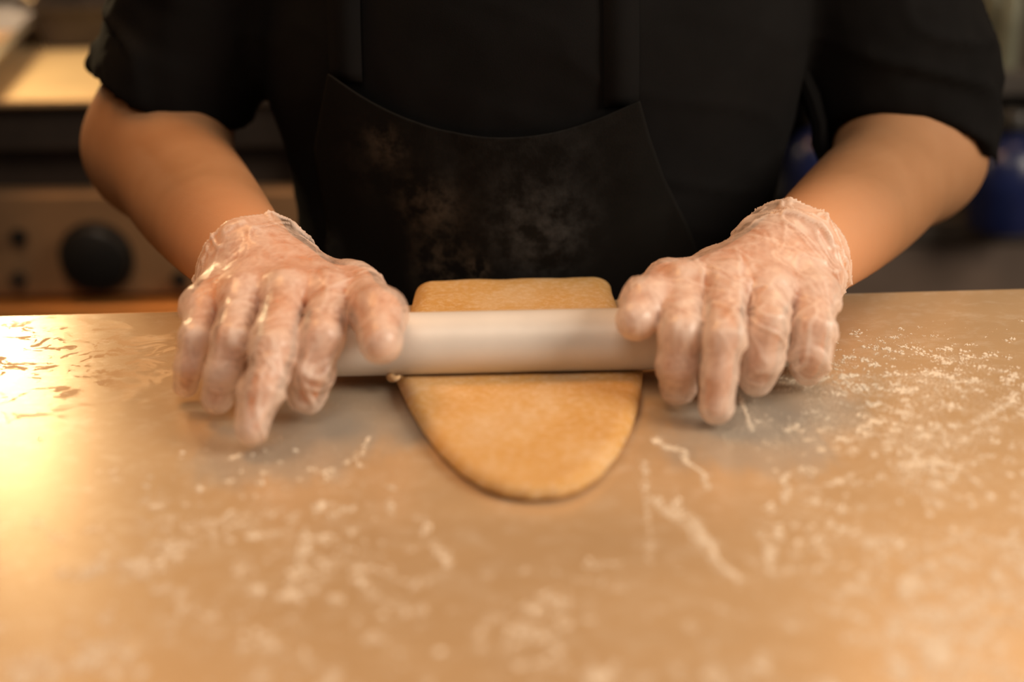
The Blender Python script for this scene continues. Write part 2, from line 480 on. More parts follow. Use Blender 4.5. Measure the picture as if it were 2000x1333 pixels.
# ------------------------------------------------------------------ rolling pin
PIN_R = 0.0163
pa = U(505, 672, y=0.6845); pb = U(1612, 662, y=0.690)
pa[2] = pb[2] = 0.0222
pl = float(np.linalg.norm(pb - pa))
prof = [(0, 0), (PIN_R - .003, 0), (PIN_R - .0012, .0006), (PIN_R - .0003, .0018), (PIN_R, .004)]
prof = prof + [(PIN_R, pl * k / 6) for k in range(1, 6)] + [(r, pl - h) for r, h in prof[::-1]]
pin = MB().lathe(prof, pa, pb - pa, 64).build('rolling_pin', M['pin'], None, True)
tag(pin, 'smooth white plastic rolling pin lying across the dough under both gloved hands', 'rolling pin')

# ------------------------------------------------------------------ dough
def dough_mesh():
    left = [(1035, 972), (985, 966), (940, 950), (900, 925), (858, 886), (825, 842), (800, 800), (783, 765), (770, 736)]
    right = [(1035, 972), (1090, 970), (1130, 958), (1172, 932), (1208, 890), (1232, 842), (1246, 800), (1252, 765), (1256, 730)]
    L = [U(*p, z=0.0035) for p in left]; Rr = [U(*p, z=0.0035) for p in right]
    def fx(pts):
        ys = np.array([p[1] for p in pts]); xs = np.array([p[0] for p in pts]); o = np.argsort(ys)
        return ys[o], xs[o]
    ly, lx = fx(L); ry, rx = fx(Rr)
    bl = U(812, 575, z=0.012)[0]; br = U(1199, 570, z=0.012)[0]
    ly = np.append(ly, [0.80, 0.87]); lx = np.append(lx, [bl - .002, bl + .002]); ry = np.append(ry, [0.80, 0.87]); rx = np.append(rx, [br, br])
    y0 = min(ly[0], ry[0])
    outline = []
    ns, nu = 150, 70
    S = y0 + (0.865 - y0) * np.linspace(0, 1, ns) ** 1.35
    XL = np.interp(S, ly, lx); XR = np.interp(S, ry, rx)
    # smooth round nose
    sm = np.exp(-((S - y0) / 0.02))
    xc = 0.5 * (lx[0] + rx[0])
    poly = np.array([(x, s) for x, s in zip(XL[::-1], S[::-1])] + [(x, s) for x, s in zip(XR[1:], S[1:])])
    verts = []; 
    uu = 0.5 - 0.5 * np.cos(np.linspace(0, np.pi, nu))
    P = np.array([[(XL[j] + (XR[j] - XL[j]) * u, S[j]) for u in uu] for j in range(ns)]).reshape(-1, 2)
    d = np.full(len(P), 9.0)
    for a, b in zip(poly[:-1], poly[1:]):
        ab = b - a; t = np.clip(((P - a) @ ab) / max(ab @ ab, 1e-12), 0, 1)
        d = np.minimum(d, np.linalg.norm(P - a - t[:, None] * ab, axis=1))
    # distance to the far end, where the flap is cut
    d = np.minimum(d, 0.865 - P[:, 1])
    T = 0.0078 + 0.0040 * np.clip((P[:, 1] - 0.70) / 0.08, 0, 1)
    T = T - 0.0012 * np.exp(-((P[:, 1] - 0.687) / 0.012) ** 2)
    T = T + 0.0006 * fbm(np.c_[P * 28, np.zeros(len(P))], 3)
    q = np.clip(d / (T * 0.9), 0, 1); Zt = T * np.sqrt(np.maximum(1 - (1 - q) ** 2, 0)) * 0.9 + 0.1 * T * q
    Zt = 0.38 * T + 0.62 * Zt; Zb = 0.38 * T * (1 - np.clip(d / .003, 0, 1)) ** 2
    def place(x, s, h):
        e = np.array([edge_y(v) for v in x]) + 0.004; R = 0.003
        over = s - e; ang = np.clip(over / (R + 0.004), 0, math.pi / 2); ext = np.maximum(over - (R + .004) * math.pi / 2, 0)
        y = np.where(over <= 0, s, e + (R + h) * np.sin(ang)); z = np.where(over <= 0, h, -R + (R + h) * np.cos(ang) - ext)
        return np.c_[x, y, z + 0.0004]
    top = place(P[:, 0], P[:, 1], Zt); bot = place(P[:, 0], P[:, 1], Zb)
    V = np.concatenate([top, bot]); n = len(P); F = []
    for j in range(ns - 1):
        for i in range(nu - 1):
            a = j * nu + i; F.append((a, a + 1, a + nu + 1, a + nu)); F.append((n + a, n + a + nu, n + a + nu + 1, n + a + 1))
    for j in range(ns - 1):
        a = j * nu; F.append((a, a + nu, n + a + nu, n + a)); a = j * nu + nu - 1; F.append((a, n + a, n + a + nu, a + nu))
    for i in range(nu - 1):
        a = i; F.append((a, n + a, n + a + 1, a + 1)); a = (ns - 1) * nu + i; F.append((a, a + 1, n + a + 1, n + a))
    return V, F
V, F = dough_mesh()
dough = link_mesh('dough', V, F, M['dough'])
tag(dough, 'flattened tongue of pale dough pressed under the white rolling pin', 'dough')
c0 = U(775, 750, z=0.004)
pts = [c0 + np.array([0.0035 * math.cos(a) * (1 - .05 * a), 0.006 * math.sin(a) * (1 - .05 * a) - 0.001, 0.0025 + 0.0006 * a]) for a in np.linspace(0.4, 5.6, 16)]
MB().tube(pts, [0.0008 + 0.0014 * math.sin(math.pi * k / 15) for k in range(16)], 8).build('torn_curl', M['dough'], dough, True)

# ------------------------------------------------------------------ person
person = empty('person', (0.02, 0.95, FLOOR_Z))
tag(person, 'person in black T-shirt and apron with clear gloves pressing down on rolling pin', 'person')
PINV = Matrix.Translation((-0.02, -0.95, -FLOOR_Z))
def adopt(o, par=None):
    o.parent = par or person; o.matrix_parent_inverse = PINV if par is None else Matrix.Identity(4); return o

# hands: joints as (column, row, height above the table)
HANDS = {
 'l': dict(wrist=(507, 534, .041), cuff=.009,
   fingers=[
    ([(642, 578, .048), (628, 662, .041), (612, 728, .026), (602, 776, .013)], [.0125, .0122, .0112, .0098]),
    ([(560, 572, .050), (536, 682, .041), (512, 768, .026), (492, 838, .012)], [.0130, .0122, .0107, .0094]),
    ([(473, 578, .048), (450, 662, .040), (433, 730, .025), (423, 778, .012)], [.0122, .0112, .0104, .0094]),
    ([(398, 598, .042), (381, 660, .036), (369, 716, .023), (363, 752, .0105)], [.0112, .0098, .0090, .0083])],
   thumb=([(590, 545, .036), (690, 560, .041), (741, 612, .048), (743, 668, .043)], [.015, .0138, .0135, .0115]),
   elbow=(302, 287, .965), uarm=(372, -170, .97)),
 'r': dict(wrist=(1518, 534, .041), cuff=.024,
   fingers=[
    ([(1342, 560, .050), (1330, 652, .042), (1322, 715, .026), (1325, 757, .013)], [.0130, .0126, .0118, .0104]),
    ([(1420, 560, .051), (1412, 662, .043), (1404, 735, .026), (1399, 792, .012)], [.0130, .0118, .0110, .0108]),
    ([(1505, 566, .049), (1498, 645, .041), (1488, 703, .026), (1478, 742, .013)], [.0122, .0116, .0112, .0104]),
    ([(1588, 582, .043), (1590, 640, .037), (1585, 690, .024), (1578, 724, .0115)], [.0126, .0110, .0106, .0098])],
   thumb=([(1400, 545, .037), (1305, 552, .042), (1264, 590, .048), (1242, 626, .045)], [.015, .0132, .0125, .0105]),
   elbow=(1787, 300, .965), uarm=(1745, -170, .97)),
}
for H in HANDS.values():
    H['W'] = U(*H['wrist'][:2], z=H['wrist'][2])
    H['F'] = [([U(a, b, z=c) for a, b, c in p], r) for p, r in H['fingers']]
    H['T'] = ([U(a, b, z=c) for a, b, c in H['thumb'][0]], H['thumb'][1])
    H['E'] = U(H['elbow'][0], H['elbow'][1], y=H['elbow'][2])
    H['S'] = np.array([0.162 if H['E'][0] > 0 else -0.126, 0.975, 0.345])
    H['ax'] = (H['E'] - H['W']) / np.linalg.norm(H['E'] - H['W'])
    L_ = np.linalg.norm(H['E'] - H['W'])
    H['arm'] = [H['W'] + H['ax'] * t * L_ for t in (0, .3, .65, 1.0)]

def hand_sdf(P, H, grow=0.0):
    W = H['W']; ax = H['ax']
    m = [f[0][0] for f in H['F']]
    heel = W - ax * 0.012
    side = (m[3] - m[0]) / np.linalg.norm(m[3] - m[0])
    roots = [heel - side * .016, heel - side * .005, heel + side * .007, heel + side * .017]
    palm = None
    for i in range(4):
        e = seg(P, roots[i], m[i] - np.array([0, 0, .001]), .0185, H['F'][i][1][0] + .0012)
        palm = e if palm is None else smin(palm, e, .010)
    th = chain(P, H['T'][0], H['T'][1], .006)
    ball = seg(P, roots[0], H['T'][0][0], .018, .017)
    web = seg(P, H['T'][0][0], m[0] + (H['T'][0][1] - m[0]) * .3, .014, .010)
    palm = smin(palm, smin(ball, web, .01), .010)
    fing = None
    for p, r in H['F']:
        e = chain(P, p, [x - .0014 for x in r], .003)
        fing = e if fing is None else smin(fing, e, .0008)
    d = smin(palm, fing, .006)
    d = smin(d, th, .004) - grow
    return np.maximum(d, .0006 - seg(P, pa, pb, PIN_R, PIN_R))          # flesh flattened against the pin
def arm_sdf(P, H):
    W, E, S = H['W'], H['E'], H['S']
    tt = np.linspace(0, 1, 15)
    rr = np.interp(tt, [0, .12, .3, .5, .7, .85, 1], [.0265, .0285, .0335, .0385, .0410, .0405, .0385])
    rr = np.convolve(np.pad(rr, 2, mode='edge'), np.ones(5) / 5, 'valid')
    sag = np.array([0, 0, -.004])
    pts = [W + (E - W) * t + sag * math.sin(math.pi * t) for t in tt]
    d = None
    for i in range(14):
        e = seg(P, pts[i], pts[i + 1], rr[i], rr[i + 1]); d = e if d is None else np.minimum(d, e)
    return smin(d, seg(P, E, S, .039, .046), .042)
TC = np.array([0.018, 0.945, 0.0])
def torso_sdf(P, grow=0.0):
    d = ell(P, (0.018, 0.955, -0.06), (.156 + grow, .105 + grow, .22))
    d = smin(d, ell(P, (0.018, 0.955, 0.13), (.170 + grow, .112 + grow, .17)), .05)
    d = smin(d, seg(P, (-.13, .985, .335), (.165, .985, .335), .06 + grow, .06 + grow), .06)
    return d
def body_sdf(P):
    d = torso_sdf(P)
    d = smin(d, ell(P, (0.018, .985, -.20), (.165, .115, .13)), .05)
    d = smin(d, seg(P, (.018, .985, .38), (.018, .955, .50), .055, .052), .03)            # neck
    hd = smin(ell(P, (.018, .930, .60), (.075, .095, .115)), ell(P, (.018, .885, .535), (.05, .05, .05)), .03)
    hd = smin(hd, seg(P, (.018, .835, .60), (.018, .822, .575), .008, .013), .012)
    for sx in (-1, 1): hd = np.minimum(hd, ell(P, (.018 + sx * .078, .945, .59), (.010, .02, .032)))
    d = smin(d, hd, .02)
    for sx in (-1, 1): d = smin(d, seg(P, (.018 + sx * .085, .985, -.25), (.018 + sx * .09, .985, -.42), .08, .07), .04)
    for H in HANDS.values():
        lo_ = np.minimum(H['W'], H['F'][1][0][3]) - .14
        near = P[:, 1] < 0.90
        a = arm_sdf(P, H)
        if near.any():
            hnd = np.full(len(P), 1.0); hnd[near] = hand_sdf(P[near], H, -.0035)
            a = smin(a, hnd, .012)
        d = smin(d, a, .012)
    return d
v, f = surface(body_sdf, (-.42, .55, -.46), (.46, 1.13, .74), .003)
body = adopt(fast_mesh('body', v, f, M['skin'])); body['label'] = 'bare forearms'

def make_glove(H, mat, seed, name='glove'):
    W, ax = H['W'], H['ax']
    cuff_end = W + ax * H['cuff']
    def fn(P):
        d = hand_sdf(P, H, -.0004)
        cuff = chain(P, [W - ax * .022, W + ax * .000, W + ax * .020, W + ax * .07], [.025, .0275, .0310, .040], .01)
        return smin(d, cuff, .008)
    allp = np.array([p for F_ in H['F'] for p in F_[0]] + H['T'][0] + [W + ax * .07])
    v, f = surface(fn, allp.min(0) - .05, allp.max(0) + .05, .0010)
    N = vnormals(v, f)
    # creases
    t = (v - W) @ ax                                   # >0 up the forearm
    cu = np.clip((t + .012) / .02, 0, 1)
    side = (H['F'][3][0][0] - H['F'][0][0][0]); side /= np.linalg.norm(side)
    B = np.stack([side, ax, np.cross(side, ax)], 1)
    q = (v - W) @ B
    s = seed
    wp = np.stack([fbm(q * 38 + s + 50 * i, 2) for i in range(3)], 1) * .007
    p = q + wp
    fold_long = ridge(np.c_[p[:, 0] * 105, p[:, 1] * 18, p[:, 2] * 22] + s, 5)                # along the hand
    fold_diag = ridge(np.c_[p[:, 0] * 40 + p[:, 1] * 75, p[:, 1] * 28 - p[:, 0] * 60, p[:, 2] * 40] + s + 9, 6)
    fold_back = ridge(np.c_[p[:, 0] * 45 - p[:, 1] * 70 + p[:, 2] * 60, p[:, 1] * 25, p[:, 2] * 25] + s + 14, 6)
    ring = ridge(np.c_[p[:, 0] * 22, p[:, 1] * 90 + p[:, 2] * 110, p[:, 2] * 25 - p[:, 1] * 20] + s + 21, 6)
    fine = ridge(p * 170 + s + 5, 5)
    crk = ridge(np.c_[p[:, 0] * 55 + p[:, 2] * 60, p[:, 1] * 95, p[:, 2] * 40] + s + 33, 5)
    msk = np.clip(fbm(q * 25 + s + 70, 2) * 1.4 + .45, 0.05, 1)
    disp = (1 - cu) * (msk * (0.0013 * fold_long + 0.0012 * fold_diag + 0.0011 * fold_back + 0.0012 * ring) + 0.0003 * fine + .0006 * fbm(q * 30 + s, 2) - .0007)
    disp += cu * (0.0022 * crk + 0.0016 * ring + 0.0013 * fold_diag + 0.0012 * fbm(q * 40 + s, 2) - .0003)
    disp = np.where(seg(v, pa, pb, PIN_R, PIN_R) < .0022, 0, disp)
    disp = np.where(v[:, 2] < 0.012, disp * np.clip(v[:, 2] / 0.012, 0, 1), disp)
    v = v + N * disp[:, None]
    # open end of the cuff
    wob = 0.004 * fbm(q * 40 + s, 2)
    keep_v = ((v - cuff_end) @ ax + wob) < 0
    keep = keep_v[f].all(1); f = f[keep]
    used = np.unique(f); mp = np.full(len(v), -1); mp[used] = np.arange(len(used))
    o = adopt(fast_mesh(name, v[used], mp[f], mat))
    sol = o.modifiers.new('film', 'SOLIDIFY'); sol.thickness = 0.0003; sol.offset = 1; sol.use_rim_only = True
    return o
make_glove(HANDS['l'], M['glove_l'], 1.7)['label'] = 'clear plastic glove with loose crinkled cuff'
make_glove(HANDS['r'], M['glove_r'], 6.1)['label'] = 'clear plastic glove whitened with flour'

# T-shirt: torso and wide half sleeves, hollow at the hems
def sleeve_pts(H):
    up = (H['S'] - H['E']) / np.linalg.norm(H['S'] - H['E']); return up
def shirt_sdf(P):
    d = torso_sdf(P, .012)
    d = smin(d, ell(P, (0.018, .975, -.19), (.176, .128, .12)), .04)
    for k, H in HANDS.items():
        up = sleeve_pts(H); E = H['E']
        out_dir = np.array([-1.0 if k == 'l' else 1.0, 0, 0])
        a = E + up * (.03 if k == 'l' else .004) ; b = H['S']
        s_ = seg(P, a, b, .058, .057)
        if k == 'l':
            hp = [U(180, 135, y=.97), U(300, 222, y=.912), U(430, 238, y=.95)]
        else:
            s_ = smin(s_, seg(P, E + up * .03 + np.array([.008, .01, 0]), H['S'], .054, .054), .02)
            hp = [U(1690, 240, y=.930), U(1775, 226, y=.912), U(1915, 338, y=.955)]
        hem_n = np.cross(hp[1] - hp[0], hp[2] - hp[0]); hem_n = hem_n / np.linalg.norm(hem_n); hem_p = hp[1]
        if hem_n[2] > 0: hem_n = -hem_n
        cut = (P - hem_p) @ hem_n
        s_ = np.maximum(s_, cut)
        inner = seg(P, E - up * .05, E + up * .060, .049, .049)
        s_ = np.maximum(s_, -inner)
        d = smin(d, s_, .018)
    neck = ell(P, (.018, .93, .46), (.085, .10, .09))
    d = np.maximum(d, -neck)
    return d
v, f = surface(shirt_sdf, (-.46, .78, -.32), (.50, 1.16, .47), .004)
N = vnormals(v, f)
fold = 0.004 * ridge(np.c_[v[:, 0] * 14, v[:, 1] * 14, v[:, 2] * 38 + v[:, 0] * 12], 3) + 0.004 * fbm(v * 16, 3)
armw = np.clip((np.abs(v[:, 0] - .018) - .19) / .05, 0, 1)
v = v + N * (fold * (0.35 + 1.0 * armw))[:, None]
shirt = adopt(fast_mesh('t_shirt', v, f, M['shirt'])); shirt['label'] = 'black short-sleeved T-shirt'

# trousers, hidden behind the table from here
def trousers_sdf(P):
    d = ell(P, (0.018, .985, -.24), (.178, .128, .13))
    for sx in (-1, 1):
        d = smin(d, seg(P, (.018 + sx * .085, .985, -.26), (.018 + sx * .10, .99, FLOOR_Z + .075), .088, .062), .03)
    return np.maximum(np.maximum(d, FLOOR_Z + .003 - P[:, 2]), P[:, 2] + .17)
v, f = surface(trousers_sdf, (-.24, .82, FLOOR_Z - .01), (.28, 1.15, -.10), .010, 4)
adopt(fast_mesh('trousers', v, f, M['trousers']))

# apron: a cloth sheet hanging in front of the shirt
def front_y(x, z):
    """front of the shirt at (x, z), found by marching towards it"""
    P = np.c_[x, np.full(len(x), .74), z]
    for _ in range(60):
        d = np.minimum(torso_sdf(P, .012), ell(P, (0.018, .975, -.19), (.176, .128, .12)))
        P[:, 1] += np.clip(d, -.01, .02) * .8
        P[:, 1] = np.minimum(P[:, 1], 1.0)
    return P[:, 1]
def apron_sheet(off=.006):
    yA = .855
    cl, cr, cm = U(640, 145, y=yA), U(1242, 178, y=yA), U(950, 246, y=yA - .01)
    redge = [U(1242, 178, y=yA), U(1262, 250, y=yA), U(1290, 330, y=yA + .005), U(1337, 425, y=yA + .012)]
    rz = np.array([p[2] for p in redge][::-1]); rx = np.array([p[0] for p in redge][::-1])
    rz = np.concatenate([[-.55, -.08], rz]); rx = np.concatenate([[.165, .155], rx])
    lz = np.array([-.55, -.08, .03, .08, cl[2]]); lx = np.array([-.13, -.125, -.118, -.122, cl[0]])
    nu, nv = 90, 110
    V = []
    for j in range(nv):
        for i in range(nu):
            u = i / (nu - 1); t = j / (nv - 1)
            w = u * 2 - 1 + .0
            c2 = (cl[2] + cr[2]) / 2
            zt = cl[2] + (cr[2] - cl[2]) * u - (c2 - cm[2] + .002) * (1 - w * w) ** 1.15
            z = zt + (-.50 - zt) * (t ** 1.4)
            x = np.interp(z, lz, lx) + (np.interp(z, rz, rx) - np.interp(z, lz, lx)) * u
            V.append((x, z, u, t))
    V = np.array(V); y = front_y(V[:, 0], V[:, 1])
    hang = np.clip((0.06 - V[:, 1]) / .12, 0, 1)
    y = y - off - .004 * np.abs(fbm(np.c_[V[:, 0] * 16, V[:, 1] * 5, np.zeros(len(V))], 2)) 
    ymin = EDGE_Y + .024
    low = V[:, 1] < .02
    y = np.where(low, np.maximum(np.minimum(y, .87), ymin + .0), np.maximum(y, .80))
    P = np.c_[V[:, 0], y, V[:, 1]]
    F = [(j*nu+i, (j+1)*nu+i, (j+1)*nu+i+1, j*nu+i+1) for j in range(nv - 1) for i in range(nu - 1)]
    return P, F, cl, cr
P, F, cl, cr = apron_sheet()
sm = lambda px, py: tuple(U(px, py, y=.838))
cream = (0.55, 0.42, 0.30)
M['apron'] = mat_cloth('black_apron_canvas', (0.0075, 0.0068, 0.006), 900, 0.85, [
    (sm(748, 290), .022, .13, cream), (sm(835, 410), .034, .12, cream), (sm(715, 330), .04, .03, cream),
    (sm(1050, 440), .05, .10, (.4, .4, .4)), (sm(870, 525), .035, .14, cream), (sm(1020, 300), .09, .03, (.4, .4, .4)), (sm(940, 520), .012, .5, cream)])
apron = adopt(link_mesh('apron', P, F, M['apron']))
sol = apron.modifiers.new('cloth', 'SOLIDIFY'); sol.thickness = .0016; sol.offset = 0
apron['label'] = 'black bib apron with flour smudges'
def ribbon(name, top_pts, width, parent, mat):
    """flat cloth strip lying on the shirt; points are (x, z), upwards"""
    xs = np.array([p[0] for p in top_pts]); zs = np.array([p[1] for p in top_pts]); n = 40
    tt = np.linspace(0, 1, n); X = np.interp(tt, np.linspace(0, 1, len(xs)), xs); Z = np.interp(tt, np.linspace(0, 1, len(zs)), zs)
    V = []; F = []
    for off in (-.0042, -.0018):
        for sx in (-.5, .5):
            y = front_y(X + sx * width, Z) + off
            V += list(np.c_[X + sx * width, y, Z])
    for i in range(n - 1):
        F += [(i, i+1, n+i+1, n+i), (2*n+i, 3*n+i, 3*n+i+1, 2*n+i+1), (i, 2*n+i, 2*n+i+1, i+1), (n+i, n+i+1, 3*n+i+1, 3*n+i)]
    F += [(0, n, 3*n, 2*n), (n-1, 3*n-1, 4*n-1, 2*n-1)]
    return adopt(link_mesh(name, V, F, mat, None), parent)
def up_strap(c, sgn):
    x0 = c[0] - sgn * .0105
    return [(x0, c[2] - .004), (x0 - sgn * .001, .20), (x0 - sgn * .012, .28), (x0 - sgn * .035, .36)]
ribbon('strap', up_strap(cr, 1), .021, apron, M['shirt'])
ribbon('strap', up_strap(cl, -1), .021, apron, M['shirt'])
# tie hanging at the hip
tp = [U(1560, 130, y=.93), U(1585, 190, y=.93), U(1600, 240, y=.93), U(1600, 280, y=.93), U(1615, 320, y=.935), U(1600, 380, y=.94)]
adopt(MB().tube(tp, [.005, .006, .005, .0055, .005, .004], 8).build('tie', M['shirt'], None, True), apron)

# ------------------------------------------------------------------ flour
def flour_points():
    """grains scattered over the table; density follows where the photo shows flour"""
    pts = []; size = []
    yc = .1
    def scatter(n, x0, x1, y0, y1, dens, smin_, smax_, pw=3.0):
        P = np.c_[rng.uniform(x0, x1, n), rng.uniform(y0, y1, n)]
        k = rng.random(n) < dens(P)
        P = P[k]; pts.append(P); size.append(smin_ + (smax_ - smin_) * rng.random(len(P)) ** pw)
    n3 = lambda P, s, o=0: fbm(np.c_[P * s, np.full(len(P), o)], 3)
    # clumps: soft little piles of grains, broad on the right, thin on the left
    def clumps(n, x0, x1, y0, y1, dens, rmax, gr):
        P = np.c_[rng.uniform(x0, x1, n), rng.uniform(y0, y1, n)]
        P = P[rng.random(n) < dens(P)]
        for p in P:
            R = rmax * (.25 + .75 * rng.random() ** 2.2); m = int(4 + gr * (R / rmax) ** 1.5 * rng.uniform(.5, 1.3))
            a = rng.uniform(0, 3.14); st = rng.uniform(1, 1.7)
            q = rng.normal(0, R * .45, (m, 2)) * [st, 1]
            q = np.c_[q[:, 0] * math.cos(a) - q[:, 1] * math.sin(a), q[:, 0] * math.sin(a) + q[:, 1] * math.cos(a)]
            pts.append(p + q); size.append(.0002 + .0011 * R / rmax * rng.random(m) ** 1.4)
    def d_right(P):
        x, y = P.T
        e = np.clip((x - .115) / .05, 0, 1) * np.clip((.775 - y) / .08, 0, 1) ** 1.3
        return e * np.clip(n3(P, 26, 4) * .6 + .55, 0, 1)
    clumps(9000, .10, .50, .30, .77, d_right, .0036, 22)
    clumps(1500, .10, .50, .33, .60, d_right, .0054, 50)
    scatter(200000, .10, .50, .30, .77, lambda P: d_right(P) * np.clip(n3(P, 60) + .4, 0, 1), .00014, .0005, 3)
    def d_front(P):
        x, y = P.T
        gap = np.where(y > .50, np.clip(np.abs(x - .02) / .05 - 1.2, 0, 1), np.where(y > .47, .35, .8))
        e = np.clip((.60 - y + .25 * np.clip(x + .12, -1, .0)) / .08, 0, 1) * gap
        return e * np.clip(n3(P, 26, 2) * .6 + .46, 0, 1)
    clumps(4200, -.26, .30, .33, .60, d_front, .0040, 26)
    clumps(1700, -.26, .30, .33, .52, lambda P: d_front(P) * .8, .0060, 60)
    scatter(50000, -.26, .30, .33, .60, lambda P: d_front(P) * np.clip(n3(P, 60) + .3, 0, 1), .00014, .0005, 3)
    def d_hand(P):
        x, y = P.T
        return np.exp(-(((x + .125) / .06) ** 2 + ((y - .585) / .028) ** 2) * 1.3)
    clumps(330, -.26, .0, .50, .66, d_hand, .0022, 12)
    scatter(9000, -.26, .0, .50, .66, d_hand, .00015, .0005, 3)
    scatter(4000, -.35, .45, .35, .74, lambda P: .05 + .2 * np.clip(n3(P, 30, 5), 0, 1), .00015, .0004, 2)
    scatter(7000, -.16, .0, .58, .69, lambda P: .5 * np.clip(n3(P, 25, 8) + .2, 0, 1), .00010, .00025, 2)
    scatter(22000, .10, .24, .60, .69, lambda P: np.clip(n3(P, 45, 11) + .45, 0, 1), .00013, .0004, 3)
    # scraped ridges and smears
    ridges = [([(1270, 860), (1330, 880), (1385, 950)], 700, .0016), ([(1275, 975), (1330, 1015), (1400, 1100), (1450, 1130)], 900, .0028),
              ([(1320, 970), (1360, 1040), (1390, 1085)], 600, .002), ([(1450, 770), (1468, 845)], 300, .001), ([(815, 1010), (850, 1070), (872, 1110)], 400, .0022),
              ([(1490, 1040), (1500, 1130)], 350, .002), ([(1265, 900), (1268, 1100)], 300, .0016), ([(730, 850), (700, 900)], 150, .0012),
              ([(1900, 830), (1990, 770)], 500, .0022), ([(1540, 920), (1530, 975)], 250, .0016), ([(760, 985), (775, 1010)], 120, .002),
              ([(560, 1000), (330, 1030)], 300, .004), ([(560, 1180), (690, 1060)], 250, .004), ([(1620, 950), (1660, 930)], 220, .002)]
    for path, n, w in ridges:
        n = int(n * .6); w *= 1.7
        W = np.array([U(a, b, z=0)[:2] for a, b in path]); t = rng.random(n) * (len(W) - 1); i = np.minimum(t.astype(int), len(W) - 2)
        wig = .0022 * np.c_[vnoise(np.c_[t * 3, t * 0 + n, t * 0]), vnoise(np.c_[t * 3, t * 0 + n + 5, t * 0])]
        thin = .3 + .7 * np.abs(vnoise(np.c_[t * 5, t * 0 + n + 9, t * 0]))
        P = W[i] + (W[i + 1] - W[i]) * (t - i)[:, None] + wig + rng.normal(0, 1, (n, 2)) * (w * .6 * thin)[:, None]; pts.append(P); size.append(.00022 + .0007 * rng.random(n) ** 2)
    # loose lumps
    lum = rng.random((420, 2)) * [.70, .36] + [-.28, .27]
    k = rng.random(420) < (.25 + .75 * (lum[:, 0] > .10)) * ((np.abs(lum[:, 0] - .02) > .09) | (lum[:, 1] < .46))
    lum = lum[k]; pts.append(lum); size.append(.0008 + .0016 * rng.random(len(lum)) ** 2)
    P = np.concatenate(pts); s = np.concatenate(size)
    # keep the grains off the dough and on the table
    ed = EDGE_Y + P[:, 0] * math.tan(YAW)
    return P, s, ed
P, s, ed = flour_points()
dl = np.array([(U(a, b, z=0)[:2]) for a, b in [(760, 735), (790, 800), (850, 892), (930, 955), (1035, 985), (1130, 968), (1215, 895), (1250, 800), (1262, 725), (1225, 560), (790, 560)]])
def inside(P, poly):
    c = np.zeros(len(P), bool); j = len(poly) - 1
    for i in range(len(poly)):
        a, b = poly[i], poly[j]
        m = ((a[1] > P[:, 1]) != (b[1] > P[:, 1])) & (P[:, 0] < (b[0] - a[0]) * (P[:, 1] - a[1]) / (b[1] - a[1] + 1e-12) + a[0])
        c ^= m; j = i
    return c
k = ~inside(P, dl) & (P[:, 1] < ed - .005) & (P[:, 1] > .14)
P, s = P[k], s[k]
octv = np.array([(1, 0, 0), (0, 1, 0), (-1, 0, 0), (0, -1, 0), (0, 0, 1)], float)
octf = np.array([(0, 1, 4), (1, 2, 4), (2, 3, 4), (3, 0, 4)])
n = len(P); a = rng.random(n) * 6.283
sc = np.c_[s * rng.uniform(.7, 1.5, n), s * rng.uniform(.6, 1.1, n), s * rng.uniform(.5, 1.0, n)]
vx = octv[None] * sc[:, None, :]
vv = np.stack([vx[..., 0] * np.cos(a)[:, None] - vx[..., 1] * np.sin(a)[:, None] + P[:, 0:1], vx[..., 0] * np.sin(a)[:, None] + vx[..., 1] * np.cos(a)[:, None] + P[:, 1:2], vx[..., 2]], -1)
vv[..., 2] += .0001
ff = octf[None] + 5 * np.arange(n)[:, None, None]
flour = fast_mesh('flour', vv.reshape(-1, 3), ff.reshape(-1, 3), M['flour'])
tag(flour, 'loose white flour scattered and scraped over the steel table top', 'flour', None, 'stuff')

# ------------------------------------------------------------------ background, left: cooker
BY = 1.42
ck = empty('oven', (-0.72, BY, FLOOR_Z)); tag(ck, 'steel oven with large round black dial behind the left arm', 'oven')
o0 = Vector((-0.72, BY, FLOOR_Z))
def part(mb, name, mat, parent, smooth=False, origin=o0):
    o = mb.build(name, mat, None, smooth); o.parent = parent
    o.matrix_parent_inverse = Matrix.Translation(-origin); return o
XL, XR = -1.25, -0.205
part(MB().box((XL, BY + .03, FLOOR_Z + .08), (XR, BY + .62, -.0105), .002), 'body', M['dark'], ck)
part(MB().box((XL - .01, BY - .012, -.010), (XR + .012, BY + .63, 0), .003), 'worktop', M['worktop'], ck)
part(MB().box((XL, BY + .004, -.058), (XR, BY + .029, -.0105), .002), 'fascia', M['dark'], ck)
cp = part(MB().box((XL, BY, -.215), (XR, BY + .029, -.103), .003), 'control_panel', M['steel_dark'], ck)
def knob(px, py, r, depth, name, mat):
    c = U(px, py, y=BY); 
    mb = MB().lathe([(0, 0), (r * 1.02, 0), (r * 1.02, .004), (r * .94, .005), (r * .90, depth), (r * .8, depth + .003), (0, depth + .003)], (c[0], BY - .0005, c[2]), (0, -1, 0), 40)
    o = part(mb, name, mat, ck, True); return c, o
c, kb = knob(190, 502, .0385, .016, 'dial', M['black'])
g_ = MB().box((c[0] - .006, BY - .030, c[2] - .034), (c[0] + .006, BY - .0195, c[2] + .034), .002).build('grip', M['black'])
g_.parent = kb; g_.matrix_parent_inverse = Matrix.Translation(-o0)
knob(38, 462, .0085, .006, 'indicator_lamp', M['black']); knob(38, 545, .0085, .006, 'indicator_lamp', M['dark'])
knob(352, 545, .0085, .006, 'indicator_lamp', M['black'])
dr = part(MB().box((XL, BY - .02, -.62), (XR, BY + .029, -.222), .004), 'door', M['lit_door'], ck)
